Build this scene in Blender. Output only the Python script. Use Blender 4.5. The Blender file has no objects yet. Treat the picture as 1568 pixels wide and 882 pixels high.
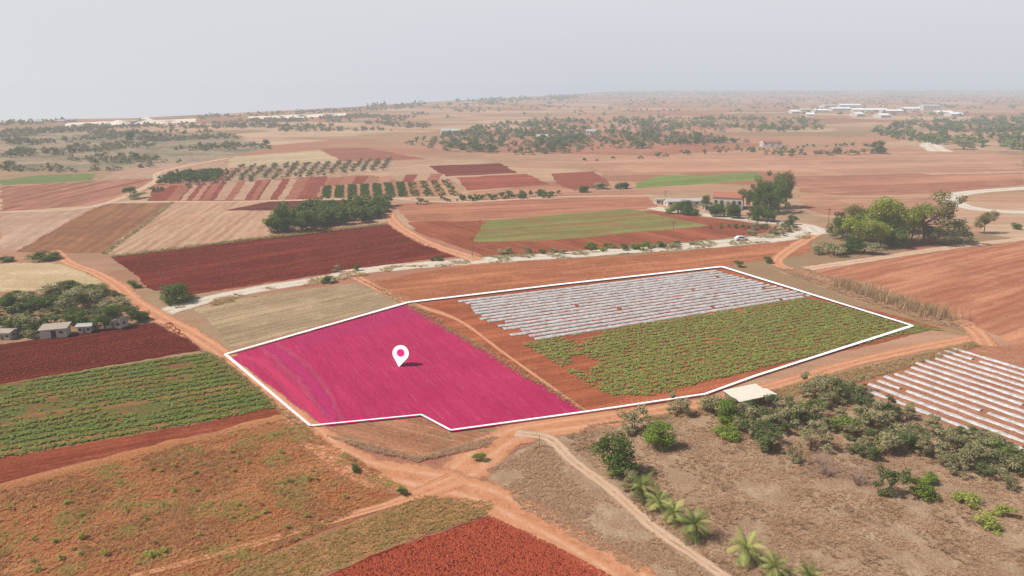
import bpy, math, random
import numpy as np
from mathutils import Vector, noise as mnoise
from mathutils.geometry import delaunay_2d_cdt
random.seed(7); rng=np.random.default_rng(7)
sc=bpy.context.scene
H=50.0; F=1162.0; HZ=130.0
TH=math.atan((441-HZ)/F)
def G(u,v):
    x=(u-784)/F; y=(441-v)/F
    dy=math.cos(TH)+y*math.sin(TH); dz=-math.sin(TH)+y*math.cos(TH)
    t=H/(-dz)
    return (x*t, dy*t)
def ppm(v): return (v-HZ)/H/math.cos(TH)
# ---------- materials
K=0.76
def lin(c,k=K):
    o=[]
    for a in c[:3]:
        a/=255.
        a=a/12.92 if a<=0.04045 else ((a+0.055)/1.055)**2.4
        o.append(min(a*k,0.9))
    return (*o,1)
def earth(c):
    l=.3*c[0]+.59*c[1]+.11*c[2]; d=.06
    r,g,b=[q*(1-d)+l*d for q in c[:3]]
    return (min(255,r),g*1.012,b*.975)
class NT:
    def __init__(s,name):
        s.m=bpy.data.materials.new(name); s.m.use_nodes=True
        s.t=s.m.node_tree; s.t.nodes.clear()
        s.out=s.n('ShaderNodeOutputMaterial')
    def n(s,ty,**kw):
        nd=s.t.nodes.new(ty)
        for k,v in kw.items(): setattr(nd,k,v)
        return nd
    def l(s,a,b): s.t.links.new(a,b)
    def val(s,sock,x):
        if hasattr(x,'is_linked'): s.l(x,sock)
        else: sock.default_value=x
    def math(s,op,a,b=0.0,c=None):
        nd=s.n('ShaderNodeMath',operation=op)
        s.val(nd.inputs[0],a); s.val(nd.inputs[1],b)
        if c is not None: s.val(nd.inputs[2],c)
        return nd.outputs[0]
    def mix(s,f,a,b):
        nd=s.n('ShaderNodeMix',data_type='RGBA')
        s.val(nd.inputs[0],f); s.val(nd.inputs[6],a); s.val(nd.inputs[7],b)
        return nd.outputs[2]
    def noise(s,vec,scale,detail=3,rough=0.6):
        nd=s.n('ShaderNodeTexNoise'); s.l(vec,nd.inputs['Vector'])
        nd.inputs['Scale'].default_value=scale; nd.inputs['Detail'].default_value=detail
        nd.inputs['Roughness'].default_value=rough
        return nd.outputs[0]
    def ramp(s,f,lo,hi):
        nd=s.n('ShaderNodeMapRange'); s.val(nd.inputs[0],f)
        nd.inputs[1].default_value=lo; nd.inputs[2].default_value=hi
        return nd.outputs[0]
    def pos(s): return s.n('ShaderNodeNewGeometry').outputs['Position']
    def scale(s,col,v):
        mul=s.n('ShaderNodeVectorMath',operation='SCALE'); s.val(mul.inputs[0],col); s.val(mul.inputs[3],v); return mul.outputs[0]
    def bsdf(s,col,rough=0.95,bump=None,bd=0.1,spec=0.1):
        if spec<=.1:
            b=s.n('ShaderNodeBsdfDiffuse'); s.val(b.inputs['Color'],col)
        else:
            b=s.n('ShaderNodeBsdfPrincipled'); s.val(b.inputs['Base Color'],col)
            b.inputs['Roughness'].default_value=rough
            b.inputs['Specular IOR Level'].default_value=spec
        if bump is not None:
            bn=s.n('ShaderNodeBump'); bn.inputs['Strength'].default_value=1
            bn.inputs['Distance'].default_value=bd; s.l(bump,bn.inputs['Height'])
            s.l(bn.outputs[0],b.inputs['Normal'])
        return b.outputs[0]
def soil(name,c1,c2,c3=None,rowpx=None,period=2.0,rs=0.5,rc=None,patch=0.05,fine=1.6,sp=0.45,bump=0.14,c3th=(0.55,0.7),c3s=0.12,rowbump=0.0):
    c1=earth(c1);c2=earth(c2)
    if c3: c3=earth(c3)
    if rc: rc=earth(rc)
    m=NT(name); P=m.pos()
    f=m.ramp(m.noise(P,patch,5,0.7),0.35,0.65)
    col=m.mix(f,lin(c1),lin(c2))
    pl=m.math('MULTIPLY',m.ramp(m.noise(P,patch*3.1,5,0.78),0.5,0.7),0.55)
    col=m.mix(pl,col,lin([min(255,q*1.16+14) for q in c1]))
    if c3 is not None:
        f3=m.ramp(m.noise(P,c3s,5,0.78),*c3th)
        col=m.mix(f3,col,lin(c3))
    fn=m.noise(P,fine,4,0.88)
    hgt=fn
    if rowpx:
        a=G(*rowpx[0:2]); b=G(*rowpx[2:4]); d=Vector((b[0]-a[0],b[1]-a[1])).normalized()
        nx,ny=-d.y,d.x
        dt=m.n('ShaderNodeVectorMath',operation='DOT_PRODUCT'); m.l(P,dt.inputs[0]); dt.inputs[1].default_value=(nx,ny,0)
        ds=m.math('MULTIPLY',m.noise(P,0.08,1),period*1.2)
        x=m.math('ADD',dt.outputs['Value'],ds)
        mp=m.n('ShaderNodeMapping',vector_type='TEXTURE'); m.l(P,mp.inputs[0]); mp.inputs['Rotation'].default_value=(0,0,math.atan2(d.y,d.x)); mp.inputs['Scale'].default_value=(14,1,1)
        st=m.noise(mp.outputs[0],0.9/period,4,0.8)
        st2=m.noise(mp.outputs[0],0.28/period,3,0.75)
        s1=m.math('SINE',m.math('MULTIPLY',x,2*math.pi/period))
        s1=m.math('MULTIPLY_ADD',s1,0.5,0.5)
        rf=m.math('MULTIPLY',m.math('ADD',m.math('MULTIPLY',s1,0.55),m.math('MULTIPLY',m.ramp(st,0.38,0.66),0.85)),rs)
        rcol=lin(rc) if rc else lin([q*0.74 for q in c1])
        col=m.mix(rf,col,rcol)
        col=m.mix(m.math('MULTIPLY',m.ramp(st2,0.5,0.64),rs*.9),col,lin([min(255,q*1.14+12) for q in c1]))
        if rowbump: hgt=m.math('ADD',m.math('MULTIPLY',s1,rowbump),fn)
    v=m.math('MULTIPLY_ADD',m.ramp(fn,0.25,0.75),2*sp,1-sp)
    m.l(m.bsdf(m.scale(col,v),0.97,hgt,bump*2),m.out.inputs[0])
    return m.m
# ---------- mesh helpers
def mkobj(name,verts,faces,mats,midx=None,tint=None,uv=None,smooth=False,link=True):
    me=bpy.data.meshes.new(name)
    if isinstance(verts,np.ndarray) and isinstance(faces,np.ndarray):
        nv=len(verts); nf,k=faces.shape
        me.vertices.add(nv); me.vertices.foreach_set('co',verts.astype(np.float32).ravel())
        me.loops.add(nf*k); me.loops.foreach_set('vertex_index',faces.astype(np.int32).ravel())
        me.polygons.add(nf); me.polygons.foreach_set('loop_start',np.arange(0,nf*k,k,dtype=np.int32))
        me.update(calc_edges=True)
    else: me.from_pydata([tuple(v) for v in verts],[],[tuple(int(i) for i in f) for f in faces])
    for mt in mats: me.materials.append(mt)
    if midx is not None: me.polygons.foreach_set('material_index',np.asarray(midx,dtype=np.int32))
    if tint is not None:
        a=me.attributes.new('tint','FLOAT','POINT'); a.data.foreach_set('value',np.asarray(tint,dtype=np.float32))
    if uv is not None:
        a=me.attributes.new('across','FLOAT','POINT'); a.data.foreach_set('value',np.asarray(uv,dtype=np.float32))
    if smooth: me.polygons.foreach_set('use_smooth',[True]*len(me.polygons))
    me.validate()
    if not link: return me
    ob=bpy.data.objects.new(name,me); sc.collection.objects.link(ob); return ob
def inpoly(p,poly):
    x,y=p[0],p[1];c=False;j=len(poly)-1
    for i in range(len(poly)):
        xi,yi=poly[i];xj,yj=poly[j]
        if (yi>y)!=(yj>y) and x<(xj-xi)*(y-yi)/(yj-yi)+xi: c=not c
        j=i
    return c
def segx(a,b,c,d):
    def o(p,q,r): return (q[0]-p[0])*(r[1]-p[1])-(q[1]-p[1])*(r[0]-p[0])
    return o(a,b,c)*o(a,b,d)<=0 and o(c,d,a)*o(c,d,b)<=0
def overlap(A,B):
    if any(inpoly(p,B) for p in A) or any(inpoly(p,A) for p in B): return True
    for i in range(len(A)):
        for j in range(len(B)):
            if segx(A[i-1],A[i],B[j-1],B[j]): return True
    return False
def grow(A,k=0.03):
    cx=sum(p[0] for p in A)/len(A);cy=sum(p[1] for p in A)/len(A)
    return [(cx+(p[0]-cx)*(1+k),cy+(p[1]-cy)*(1+k)) for p in A]
placed=[]; MAXL=[0]
def level(pts):
    A=grow(pts); xs=[p[0] for p in A]; ys=[p[1] for p in A]; bb=(min(xs),max(xs),min(ys),max(ys)); lv=1
    for b,l,B in placed:
        if l>=lv and bb[0]<b[1] and bb[1]>b[0] and bb[2]<b[3] and bb[3]>b[2] and overlap(A,B): lv=l+1
    placed.append((bb,lv,A)); MAXL[0]=max(MAXL[0],lv); return lv*0.006
def densify(pts,amp=1.0,closed=True):
    out=[]; n=len(pts)
    for i in range(n if closed else n-1):
        a=Vector(pts[i]); b=Vector(pts[(i+1)%n]); L=(b-a).length; d=a.length
        st=max(0.5,d/140); k=max(1,min(500,int(L/st))); nr=Vector((-(b-a).y,(b-a).x)).normalized()
        for j in range(k):
            p=a+(b-a)*(j/k)
            A=amp*min(2.5,0.25+d/350)
            q=mnoise.noise(Vector((p.x/9,p.y/9,i*3.1)))*1.3+mnoise.noise(Vector((p.x/1.7,p.y/1.7,i)))*0.8
            out.append(tuple(p+nr*A*q*(0 if j==0 else 1)))
    return out
def sheet(name,d,z,mat):
    xs=[p[0] for p in d];ys=[p[1] for p in d];sp=max(max(xs)-min(xs),max(ys)-min(ys))/22
    pts=[Vector(p) for p in d];n=len(pts)
    x=min(xs)+sp*.5
    while x<max(xs):
        y=min(ys)+sp*.5
        while y<max(ys):
            if inpoly((x,y),d): pts.append(Vector((x,y)))
            y+=sp
        x+=sp
    try:
        o=delaunay_2d_cdt(pts,[(i,(i+1)%n) for i in range(n)],[],1,1e-4)
        if len(o[2])<3: raise ValueError
        return mkobj(name,[(v.x,v.y,z) for v in o[0]],o[2],[mat])
    except Exception as ex:
        print('fallback',name,ex)
        return mkobj(name,[(x,y,z) for x,y in d],[list(range(len(d)))],[mat])
def field(name,px,mat,amp=1.0):
    g=[G(*p) for p in px]; z=level(g); return sheet(name,densify(g,amp),z,mat)
def smoothline(pts,step=1.5):
    P=[Vector(p) for p in pts]; P=[P[0]*2-P[1]]+P+[P[-1]*2-P[-2]]; out=[]
    for i in range(1,len(P)-2):
        k=max(2,int((P[i+1]-P[i]).length/step))
        for j in range(k):
            t=j/k; a,b,c,d=P[i-1],P[i],P[i+1],P[i+2]
            out.append(0.5*((2*b)+(c-a)*t+(2*a-5*b+4*c-d)*t*t+(3*b-a-3*c+d)*t**3))
    out.append(P[-2]); return out
def ribbon(name,px,width,mat,step=1.5,widths=None,z=None,wob=0.25,sm=True):
    g=[G(*p) for p in px]; c=smoothline(g,step) if sm else [Vector(p) for p in g]
    n=len(c)
    if z is None:
        Lf=[];Rt=[];k=max(1,n//14)
        for i in list(range(0,n,k))+[n-1]:
            t=(c[min(i+1,n-1)]-c[max(i-1,0)]).normalized();nr=Vector((-t.y,t.x));w=max(widths) if widths else width
            Lf.append(tuple(c[i]+nr*w*.7));Rt.append(tuple(c[i]-nr*w*.7))
        z=level(Lf+Rt[::-1])
    V=[];A=[];NA=9
    for i,p in enumerate(c):
        t=(c[min(i+1,n-1)]-c[max(i-1,0)]).normalized(); nr=Vector((-t.y,t.x))
        w=width if widths is None else np.interp(i/(n-1),np.linspace(0,1,len(widths)),widths)
        w=w*(1+wob*mnoise.noise(Vector((p.x/6,p.y/6,1))))
        for j in range(NA):
            s=-1+2*j/(NA-1); q=p+nr*w*0.5*s; V.append((q.x,q.y,z)); A.append(s)
    Fc=[(i*NA+j,i*NA+j+1,(i+1)*NA+j+1,(i+1)*NA+j) for i in range(n-1) for j in range(NA-1)]
    return mkobj(name,V,Fc,[mat],uv=A)
def dirt(name,c1,c2,track,verge,edge=0.75,tracks=True):
    m=NT(name);P=m.pos()
    at=m.n('ShaderNodeAttribute',attribute_name='across').outputs['Fac']
    ab=m.math('ABSOLUTE',at)
    col=m.mix(m.ramp(m.noise(P,0.25,5,0.78),0.35,0.65),lin(c1),lin(c2))
    if tracks:
        tr=m.math('SUBTRACT',1.0,m.math('MULTIPLY',m.math('ABSOLUTE',m.math('SUBTRACT',ab,0.38)),5.0))
        tr=m.math('MULTIPLY',m.math('MAXIMUM',tr,0.0),m.ramp(m.noise(P,0.5,3),0.3,0.6))
        col=m.mix(tr,col,lin(track))
        ctr=m.math('MULTIPLY',m.ramp(ab,0.25,0.0),m.ramp(m.noise(P,0.7,4),0.48,0.6))
        col=m.mix(ctr,col,lin(verge))
    fn=m.noise(P,2.5,4,0.85)
    b=m.bsdf(m.scale(col,m.math('MULTIPLY_ADD',fn,0.6,0.7)),0.97,fn,0.14)
    tb=m.n('ShaderNodeBsdfTransparent'); mx=m.n('ShaderNodeMixShader')
    e=m.math('ADD',ab,m.math('MULTIPLY',m.math('SUBTRACT',m.noise(P,0.45,4,0.78),0.5),1.3*(1-edge)+0.6))
    m.l(m.ramp(e,edge,edge+0.22),mx.inputs[0]); m.l(b,mx.inputs[1]); m.l(tb.outputs[0],mx.inputs[2]); m.l(mx.outputs[0],m.out.inputs[0])
    return m.m
# ---------- land and sea
def ground_mat():
    m=NT('ground_soil');P=m.pos()
    mp=m.n('ShaderNodeMapping');m.l(P,mp.inputs[0]); mp.inputs['Rotation'].default_value=(0,0,0.35); mp.inputs['Scale'].default_value=(1/150,1/95,0)
    vo=m.n('ShaderNodeTexVoronoi',distance='CHEBYCHEV'); m.l(mp.outputs[0],vo.inputs['Vector']); vo.inputs['Scale'].default_value=1
    sx=m.n('ShaderNodeSeparateColor'); m.l(vo.outputs['Color'],sx.inputs[0])
    cr=m.n('ShaderNodeValToRGB'); m.l(sx.outputs[0],cr.inputs[0]); cr.color_ramp.interpolation='CONSTANT'
    cols=[(196,144,118),(210,170,142),(176,112,90),(202,154,126),(182,148,116),(218,184,154),(160,134,102),(190,126,102)]
    while len(cr.color_ramp.elements)<len(cols): cr.color_ramp.elements.new(0.5)
    for i,c in enumerate(cols):
        cr.color_ramp.elements[i].position=i/len(cols); cr.color_ramp.elements[i].color=lin(earth(c))
    col=m.mix(0.12,cr.outputs[0],lin((194,148,122)))
    col=m.mix(m.math('MULTIPLY',m.ramp(m.noise(P,0.012,6,0.72),0.47,0.64),0.65),col,lin((154,134,102)))
    mp2=m.n('ShaderNodeMapping');m.l(P,mp2.inputs[0]); mp2.inputs['Scale'].default_value=(0.02,0.2,1)
    col=m.mix(m.math('MULTIPLY',m.ramp(m.noise(mp2.outputs[0],1,4,0.7),0.4,0.65),0.45),col,lin((166,112,88)))
    fn=m.noise(P,1.2,4,0.85)
    m.l(m.bsdf(m.scale(col,m.math('MULTIPLY_ADD',fn,0.8,0.6)),0.97,fn,0.2),m.out.inputs[0]); return m.m
coast=[(-60,190),(0,187),(120,182),(200,181),(300,176),(420,170),(520,165),(640,157),(760,151),(860,145),(950,138.5),(1100,137),(1568,136),(2200,136)]
cg=[G(*p) for p in coast]
land=[(-3500,-250),(-3500,cg[0][1]*0.9)]+cg+[(14000,-250)]
mkobj('ground',[(x,y,0) for x,y in land],[list(range(len(land)))[::-1]],[ground_mat()])
ms=NT('sea_water'); ms.l(ms.bsdf(lin((190,192,196)),0.8,None,0.5,0.11),ms.out.inputs[0])
mkobj('sea',[(-40000,-3000,-14),(40000,-3000,-14),(40000,60000,-14),(-40000,60000,-14)],[(0,1,2,3)],[ms.m])
# ---------- fields
S=soil
tan=S('tan_soil',(212,182,148),(198,164,132),rowpx=(300,470,540,433),period=2.5,rs=.4,patch=.05,c3=(162,130,98),c3th=(.6,.75))
field('scrubland_field',[(0,205),(120,200),(330,203),(420,225),(330,245),(150,262),(0,262)],S('scrub_soil',(164,138,118),(182,152,130),(122,116,90),patch=.01,c3s=.02,c3th=(.45,.6),fine=.3),3)
field('tan_field',[(355,240),(490,230),(525,248),(345,258)],tan)
field('brown_field',[(490,228),(560,226),(655,244),(527,248)],S('br1',(172,106,88),(184,118,98),rowpx=(490,228,560,226),period=6))
field('pasture_field',[(0,276),(60,268),(150,265),(142,276),(0,284)],S('g1',(114,130,74),(132,140,84),(156,120,88)))
field('stubble_field',[(155,274),(178,262),(250,250),(342,248),(352,258),(340,266),(240,274)],S('pk',(204,160,138),(192,146,122),rowpx=(155,274,250,250),period=6,rs=.3))
field('striped_field',[(0,286),(148,277),(240,276),(228,292),(130,316),(0,324)],S('st1',(188,126,106),(200,142,118),rowpx=(0,320,180,277),period=9,rs=.75,rc=(146,88,72),patch=.02))
field('pale_field',[(0,327),(140,318),(95,345),(30,382),(0,384)],S('pl1',(210,168,146),(200,154,130),rowpx=(30,382,140,318),period=5,rs=.35))
field('weedy_field',[(142,318),(168,312),(262,310),(215,345),(155,388),(25,386),(95,345)],S('wd1',(178,122,90),(162,106,78),(136,118,76),rowpx=(155,388,262,310),period=4,rs=.5,patch=.03))
field('fallow_field',[(264,310),(415,309),(430,325),(412,362),(175,391),(157,388),(215,345)],S('fl1',(192,140,114),(178,124,98),rowpx=(165,388,300,312),period=3.6,rs=.7,rc=(218,180,152),patch=.03))
field('ploughed_plot',[(345,322),(420,307),(590,303),(596,312),(500,322)],S('pp',(132,68,56),(112,60,52),rowpx=(345,322,590,305),period=5))
field('orchard_ground',[(345,279),(372,255),(605,245),(595,262),(500,273)],S('og',(204,164,136),(188,146,120),rowpx=(345,279,372,255),period=8,rs=.4))
field('striped_plot',[(232,290),(345,279),(500,270),(490,306),(345,309),(228,308)],S('sp',(168,90,76),(152,82,68),rowpx=(400,306,420,276),period=14,rs=.5,patch=.02))
field('vegetable_plot',[(490,285),(600,279),(692,275),(710,300),(660,304),(486,306)],S('vp',(188,136,104),(196,146,114),rowpx=(500,306,520,283),period=11,rs=.5,rc=(168,106,84)))
stp=[S('strip_red',(160,84,70),(148,76,62)),S('strip_tan',(202,160,134),(190,144,120)),S('strip_brown',(178,112,92),(166,102,84)),S('strip_pink',(198,142,120),(186,128,108))]
cs_=[0,2,1,0,3,2,0,1,2,1,0,2,1,0,1,2]
u=240
for i in range(16):
    wd_=random.choice([9,12,15,17]); field('crop_strip',[(u,307.5-i*.1),(u+wd_,307.5-i*.1),(u+wd_+20,284-i*.75),(u+20,284-i*.75)],stp[cs_[i]],.4); u+=wd_+random.choice([0,0,4])
for i in range(5):
    u=500+i*38; field('crop_strip',[(u,283-i*1.2),(u+18,282.5-i*1.2),(u+26,271-i*1.3),(u+8,271.5-i*1.3)],stp[[2,0,3,0,2][i]],.3)
field('red_field',[(658,254),(765,250),(792,265),(682,270)],S('rf1',(142,68,56),(124,60,50),rowpx=(658,262,790,258),period=7))
field('red_field',[(700,272),(805,266),(842,282),(714,292)],S('rf2',(176,92,72),(158,82,64),rowpx=(700,282,840,275),period=7))
field('red_field',[(845,266),(912,262),(936,284),(880,292),(850,280)],S('rf3',(166,90,74),(154,82,68)))
field('pink_field',[(715,294),(845,284),(880,292),(1000,292),(985,300),(735,306)],S('pkf',(208,150,124),(194,126,100),rowpx=(715,300,980,292),period=8,patch=.02))
field('green_field',[(972,280),(1010,270),(1160,264),(1168,275),(1050,284),(975,288)],S('g2',(140,158,84),(126,142,74),(172,138,100),rowpx=(975,284,1160,270),period=5,c3s=.03,c3th=(.5,.7)))
field('upper_field',[(890,245),(1100,232),(1330,222),(1568,238),(1568,262),(1220,270),(1160,262),(1000,266),(930,270)],S('up1',(208,154,128),(196,136,110),(174,110,90),rowpx=(890,255,1500,245),period=9,rs=.4,patch=.01))
field('east_field',[(1220,272),(1568,264),(1568,282),(1450,296),(1300,300),(1225,294)],S('ef',(204,140,114),(188,114,92),rowpx=(1220,285,1568,270),period=8,rs=.55,patch=.012))
field('east_field',[(1225,298),(1300,302),(1450,302),(1470,318),(1380,322),(1270,330),(1225,318)],S('ef2',(210,154,126),(194,128,102),rowpx=(1225,310,1450,305),period=7,patch=.02))
field('middle_field',[(605,312),(990,300),(1010,318),(960,322),(735,338),(715,350),(625,338)],S('mf',(200,132,104),(184,112,86),rowpx=(605,325,990,308),period=5,rs=.5,patch=.02))
field('ploughed_strip',[(625,340),(735,338),(1000,322),(1180,345),(1195,352),(1100,366),(930,382),(740,392),(640,356)],S('ps',(176,98,72),(160,84,62),rowpx=(640,350,735,385),period=4,rs=.5,patch=.03))
field('green_field',[(745,338),(962,319),(1085,345),(1000,354),(820,370),(725,370),(735,350)],S('g3',(142,142,82),(156,138,88),(180,116,80),rowpx=(735,360,1060,335),period=3,rs=.45,c3s=.07,c3th=(.46,.64),patch=.03))
field('ploughed_field',[(170,393),(420,362),(590,343),(640,372),(700,392),(575,408),(400,435),(290,452),(235,445)],S('dr',(142,58,43),(124,50,39),(162,84,64),rowpx=(235,430,600,372),period=2.4,rs=.6,rc=(98,42,35),patch=.04,fine=1.2,sp=.45,bump=.2,rowbump=.6,c3th=(.54,.78)),1.2)
field('pale_field',[(-80,408),(60,402),(95,405),(160,432),(120,440),(-80,452)],S('py',(220,188,150),(206,172,136),patch=.05))
field('yard_ground',[(-80,452),(120,440),(190,450),(225,480),(150,505),(0,530),(-80,540)],S('yd',(184,142,112),(166,126,98),(126,120,84),patch=.06))
field('stubble_field',[(300,472),(420,448),(545,433),(622,462),(480,500),(352,532)],S('stb',(196,164,132),(180,146,116),(160,140,100),rowpx=(352,520,600,462),period=2.2,rs=.5,c3s=.05,c3th=(.5,.7)))
field('orange_field',[(560,432),(720,404),(960,392),(1245,366),(1235,388),(1105,408),(860,438),(640,462),(600,450)],S('of',(200,124,88),(186,108,76),(168,120,86),rowpx=(600,448,1200,385),period=1.8,rs=.55,patch=.04,fine=1.0,c3th=(.56,.76)))
field('east_field',[(1225,408),(1400,384),(1700,350),(1700,560),(1568,536),(1480,492),(1330,445)],S('ef3',(212,144,112),(196,126,96),(184,134,100),rowpx=(1290,435,1568,372),period=3.4,rs=.65,rc=(178,98,72),patch=.025))
field('verge_ground',[(1225,412),(1330,446),(1480,492),(1500,520),(1430,505),(1290,455),(1180,412)],S('vg',(184,144,110),(168,128,96),(144,126,88),patch=.08))
field('ploughed_field',[(-80,540),(120,510),(262,490),(310,536),(-80,602)],S('dr2',(142,60,46),(124,52,40),(108,46,38),rowpx=(0,560,280,508),period=1.6,rs=.6,rc=(100,44,36),patch=.08,fine=2,sp=.5,bump=.2,rowbump=.7),1.2)
field('crop_field',[(-80,602),(325,538),(352,552),(425,624),(200,668),(-80,716)],S('cf',(170,100,70),(154,88,62),(118,118,68),rowpx=(0,640,380,582),period=2.1,rs=.6,rc=(108,112,60),c3s=.15,c3th=(.4,.54)))
field('red_strip',[(-80,716),(200,668),(428,624),(438,634),(200,690),(-80,760)],S('rs',(168,84,60),(150,70,50),rowpx=(0,705,420,632),period=1.2,rs=.5))
field('scrub_field',[(-80,760),(200,690),(438,634),(482,662),(530,705),(640,755),(560,790),(400,850),(250,940),(-80,940)],S('sf',(212,144,98),(196,126,84),(172,144,98),rowpx=(0,820,420,700),period=4,rs=.75,rc=(208,112,72),patch=.09,c3s=.2,c3th=(.48,.66),fine=3,sp=.55,bump=.22),1.2)
field('scrub_field',[(640,757),(760,765),(755,790),(650,820),(490,882),(400,960),(250,945),(400,852),(560,792)],S('sf2',(200,144,100),(186,130,88),(156,134,86),patch=.12,c3s=.25,c3th=(.48,.66),fine=3,sp=.55))
field('ploughed_field',[(755,790),(650,822),(480,890),(380,960),(1100,960),(950,886),(840,828)],S('br',(190,84,58),(172,70,48),(142,54,40),rowpx=(640,850,755,795),period=1.1,rs=.55,rc=(134,50,38),patch=.15,fine=3.5,sp=.55,bump=.22,rowbump=.7),1)
field('middle_plot',[(480,657),(645,640),(690,664),(790,655),(760,690),(640,700),(545,680)],S('mp',(198,136,104),(182,120,90),(162,132,96),rowpx=(545,665,640,690),period=1,rs=.55,patch=.1))
field('plastic_field_soil',[(625,466),(860,436),(1105,409),(1250,452),(1445,503),(1395,512),(1200,560),(1080,606),(905,636),(760,545)],S('pf',(194,108,74),(178,96,66),(204,132,98),rowpx=(800,522,1240,455),period=1.9,rs=.55,rc=(158,82,58),patch=.08,fine=2))
field('dry_grass_ground',[(740,720),(830,672),(910,646),(1080,622),(1300,572),(1490,524),(1700,560),(1700,980),(1000,960),(900,860),(780,790)],S('dg',(198,158,130),(182,140,114),(214,182,152),patch=.08,c3s=.25,c3th=(.45,.7),fine=3,sp=.5),1)
field('plastic_field_soil',[(1300,592),(1445,531),(1568,528),(1800,560),(1800,760),(1568,700)],S('pf2',(202,136,108),(186,120,92),patch=.08,fine=2))
# marked parcel: magenta of a map overlay put into the field colour
def parcel_mat(name,ca,cb,cc,cd,ce):
    m=NT(name);P=m.pos()
    f=m.ramp(m.noise(P,.07,5,.7),.35,.65)
    col=m.mix(f,lin(ca),lin(cb))
    col=m.mix(m.math('MULTIPLY',m.ramp(m.noise(P,.25,5,.78),.52,.75),.5),col,lin(cc))
    d=(Vector(G(640,640))-Vector(G(520,505))).normalized()
    mp=m.n('ShaderNodeMapping',vector_type='TEXTURE'); m.l(P,mp.inputs[0]); mp.inputs['Rotation'].default_value=(0,0,math.atan2(d.y,d.x)); mp.inputs['Scale'].default_value=(14,1,1)
    st=m.noise(mp.outputs[0],.9,4,.8)
    col=m.mix(m.math('MULTIPLY',m.ramp(st,.45,.63),.6),col,lin(cd))
    st2=m.noise(mp.outputs[0],1.7,4,.8)
    col=m.mix(m.math('MULTIPLY',m.ramp(st2,.54,.7),.55),col,lin(ce))
    fn=m.noise(P,2.2,4,.88)
    m.l(m.bsdf(m.scale(col,m.math('MULTIPLY_ADD',fn,.7,.65)),.97,fn,.28),m.out.inputs[0]); return m.m
par=[(345,545),(625,465),(900,633),(690,662),(645,638),(475,655)]
field('marked_parcel_field',par,parcel_mat('magenta_overlay_tint',(212,62,108),(200,54,102),(222,86,128),(186,46,92),(226,102,142)),0.05)
def flat(name,c,rough=.9,n=.15,sc_=1.0,k=K,spec=.1):
    m=NT(name);P=m.pos();fn=m.noise(P,sc_,3,.7)
    m.l(m.bsdf(m.scale(lin(c,k)[:3],m.math('MULTIPLY_ADD',fn,2*n,1-n)),rough,None,spec=spec),m.out.inputs[0]); return m.m
field('parcel_headland',[(440,517),(500,500),(625,466),(655,483),(590,500),(500,525),(470,540)],parcel_mat('mag_head',(206,62,110),(196,56,106),(214,86,128),(188,50,100),(220,92,136)),1.2)
magw=dirt('mag_weed',(198,58,112),(190,54,108),(206,66,116),(186,58,110),.35,False)  # weeds and track carry the same overlay tint
magt=dirt('mag_track',(216,70,110),(208,62,104),(222,80,116),(202,58,102),.5,False)
# ---------- roads
road=dirt('gravel_road',(230,216,196),(218,200,176),(240,228,212),(190,170,140),.85)
orange=dirt('orange_dirt',(222,160,120),(212,144,104),(234,180,146),(196,134,98),.74)
pale=dirt('pale_dirt',(222,186,156),(210,168,136),(232,202,174),(180,148,112),.72)
ribbon('parcel_weed_strip',[(410,528),(440,550),(480,590),(515,652)],4,magw,1,widths=[4,5,4,3])
ribbon('parcel_track',[(352,543),(400,555),(440,588),(478,625),(500,652)],2.5,magt,1,widths=[2,3,2.5,3])
ribbon('gravel_road',[(232,486),(290,466),(400,442),(500,427),(560,414),(720,400),(830,393),(930,386),(1100,373),(1200,363),(1250,354)],6.5,road,widths=[6,7,8,9,10,11])
ribbon('gravel_road',[(1250,356),(1235,346),(1180,340),(1110,332),(1040,325),(1000,318)],8,road,3)
ribbon('gravel_road',[(1600,286),(1500,293),(1462,299),(1458,308),(1485,318),(1540,324),(1640,326)],9,road,3)
ribbon('gravel_road',[(1440,232),(1425,222),(1440,215)],18,road,6)
ribbon('dirt_track',[(592,306),(596,330),(612,348),(650,370),(700,388),(735,398)],5.5,orange,2)
ribbon('dirt_track',[(85,384),(105,402),(150,420),(182,440),(205,462),(240,484),(300,515),(350,548)],3.6,orange,1.2,widths=[4,4,4,5,6,5,4])
ribbon('dirt_track',[(345,548),(400,590),(455,640),(480,662),(520,697),(590,730),(680,742)],3.2,orange,1,widths=[2.2,2.2,3,5.5,7,8])
ribbon('dirt_track',[(560,715),(640,735),(700,728),(745,690),(800,662),(905,645),(1080,617),(1180,592),(1300,558),(1400,535),(1492,517)],4.5,orange,1,widths=[6,8,7,4,3.6,3.6,4,4])
ribbon('dirt_track',[(600,725),(680,742),(750,762),(820,797),(900,842),(960,880),(1040,935)],6,orange,1,widths=[8,8.5,7,6,5.6,5.4])
ribbon('dirt_track',[(700,735),(612,768),(530,792),(430,822),(330,850),(200,885)],2.2,orange,1,widths=[5,2,1.5,1.3,1.2])
ribbon('dirt_track',[(1510,530),(1490,505),(1440,482),(1330,452),(1240,420),(1190,400),(1245,360)],4,orange,1.5,widths=[5,4,4,4,5,5])
ribbon('dirt_track',[(1235,412),(1330,398),(1450,380),(1600,362)],5,pale,3)
ribbon('farm_track',[(140,318),(168,311),(262,309),(345,309),(490,306),(600,304),(720,302)],5,pale,4)
ribbon('farm_track',[(-20,326),(140,317),(235,280),(250,262),(350,242)],5,pale,4)
ribbon('farm_track',[(600,304),(700,310),(850,302),(1000,300)],4,pale,4)
ribbon('footpath',[(790,664),(840,672),(875,705),(935,750),(1000,808),(1060,850),(1140,905)],2.2,pale,.8,widths=[3,2.4,2.2,2,2])
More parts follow.
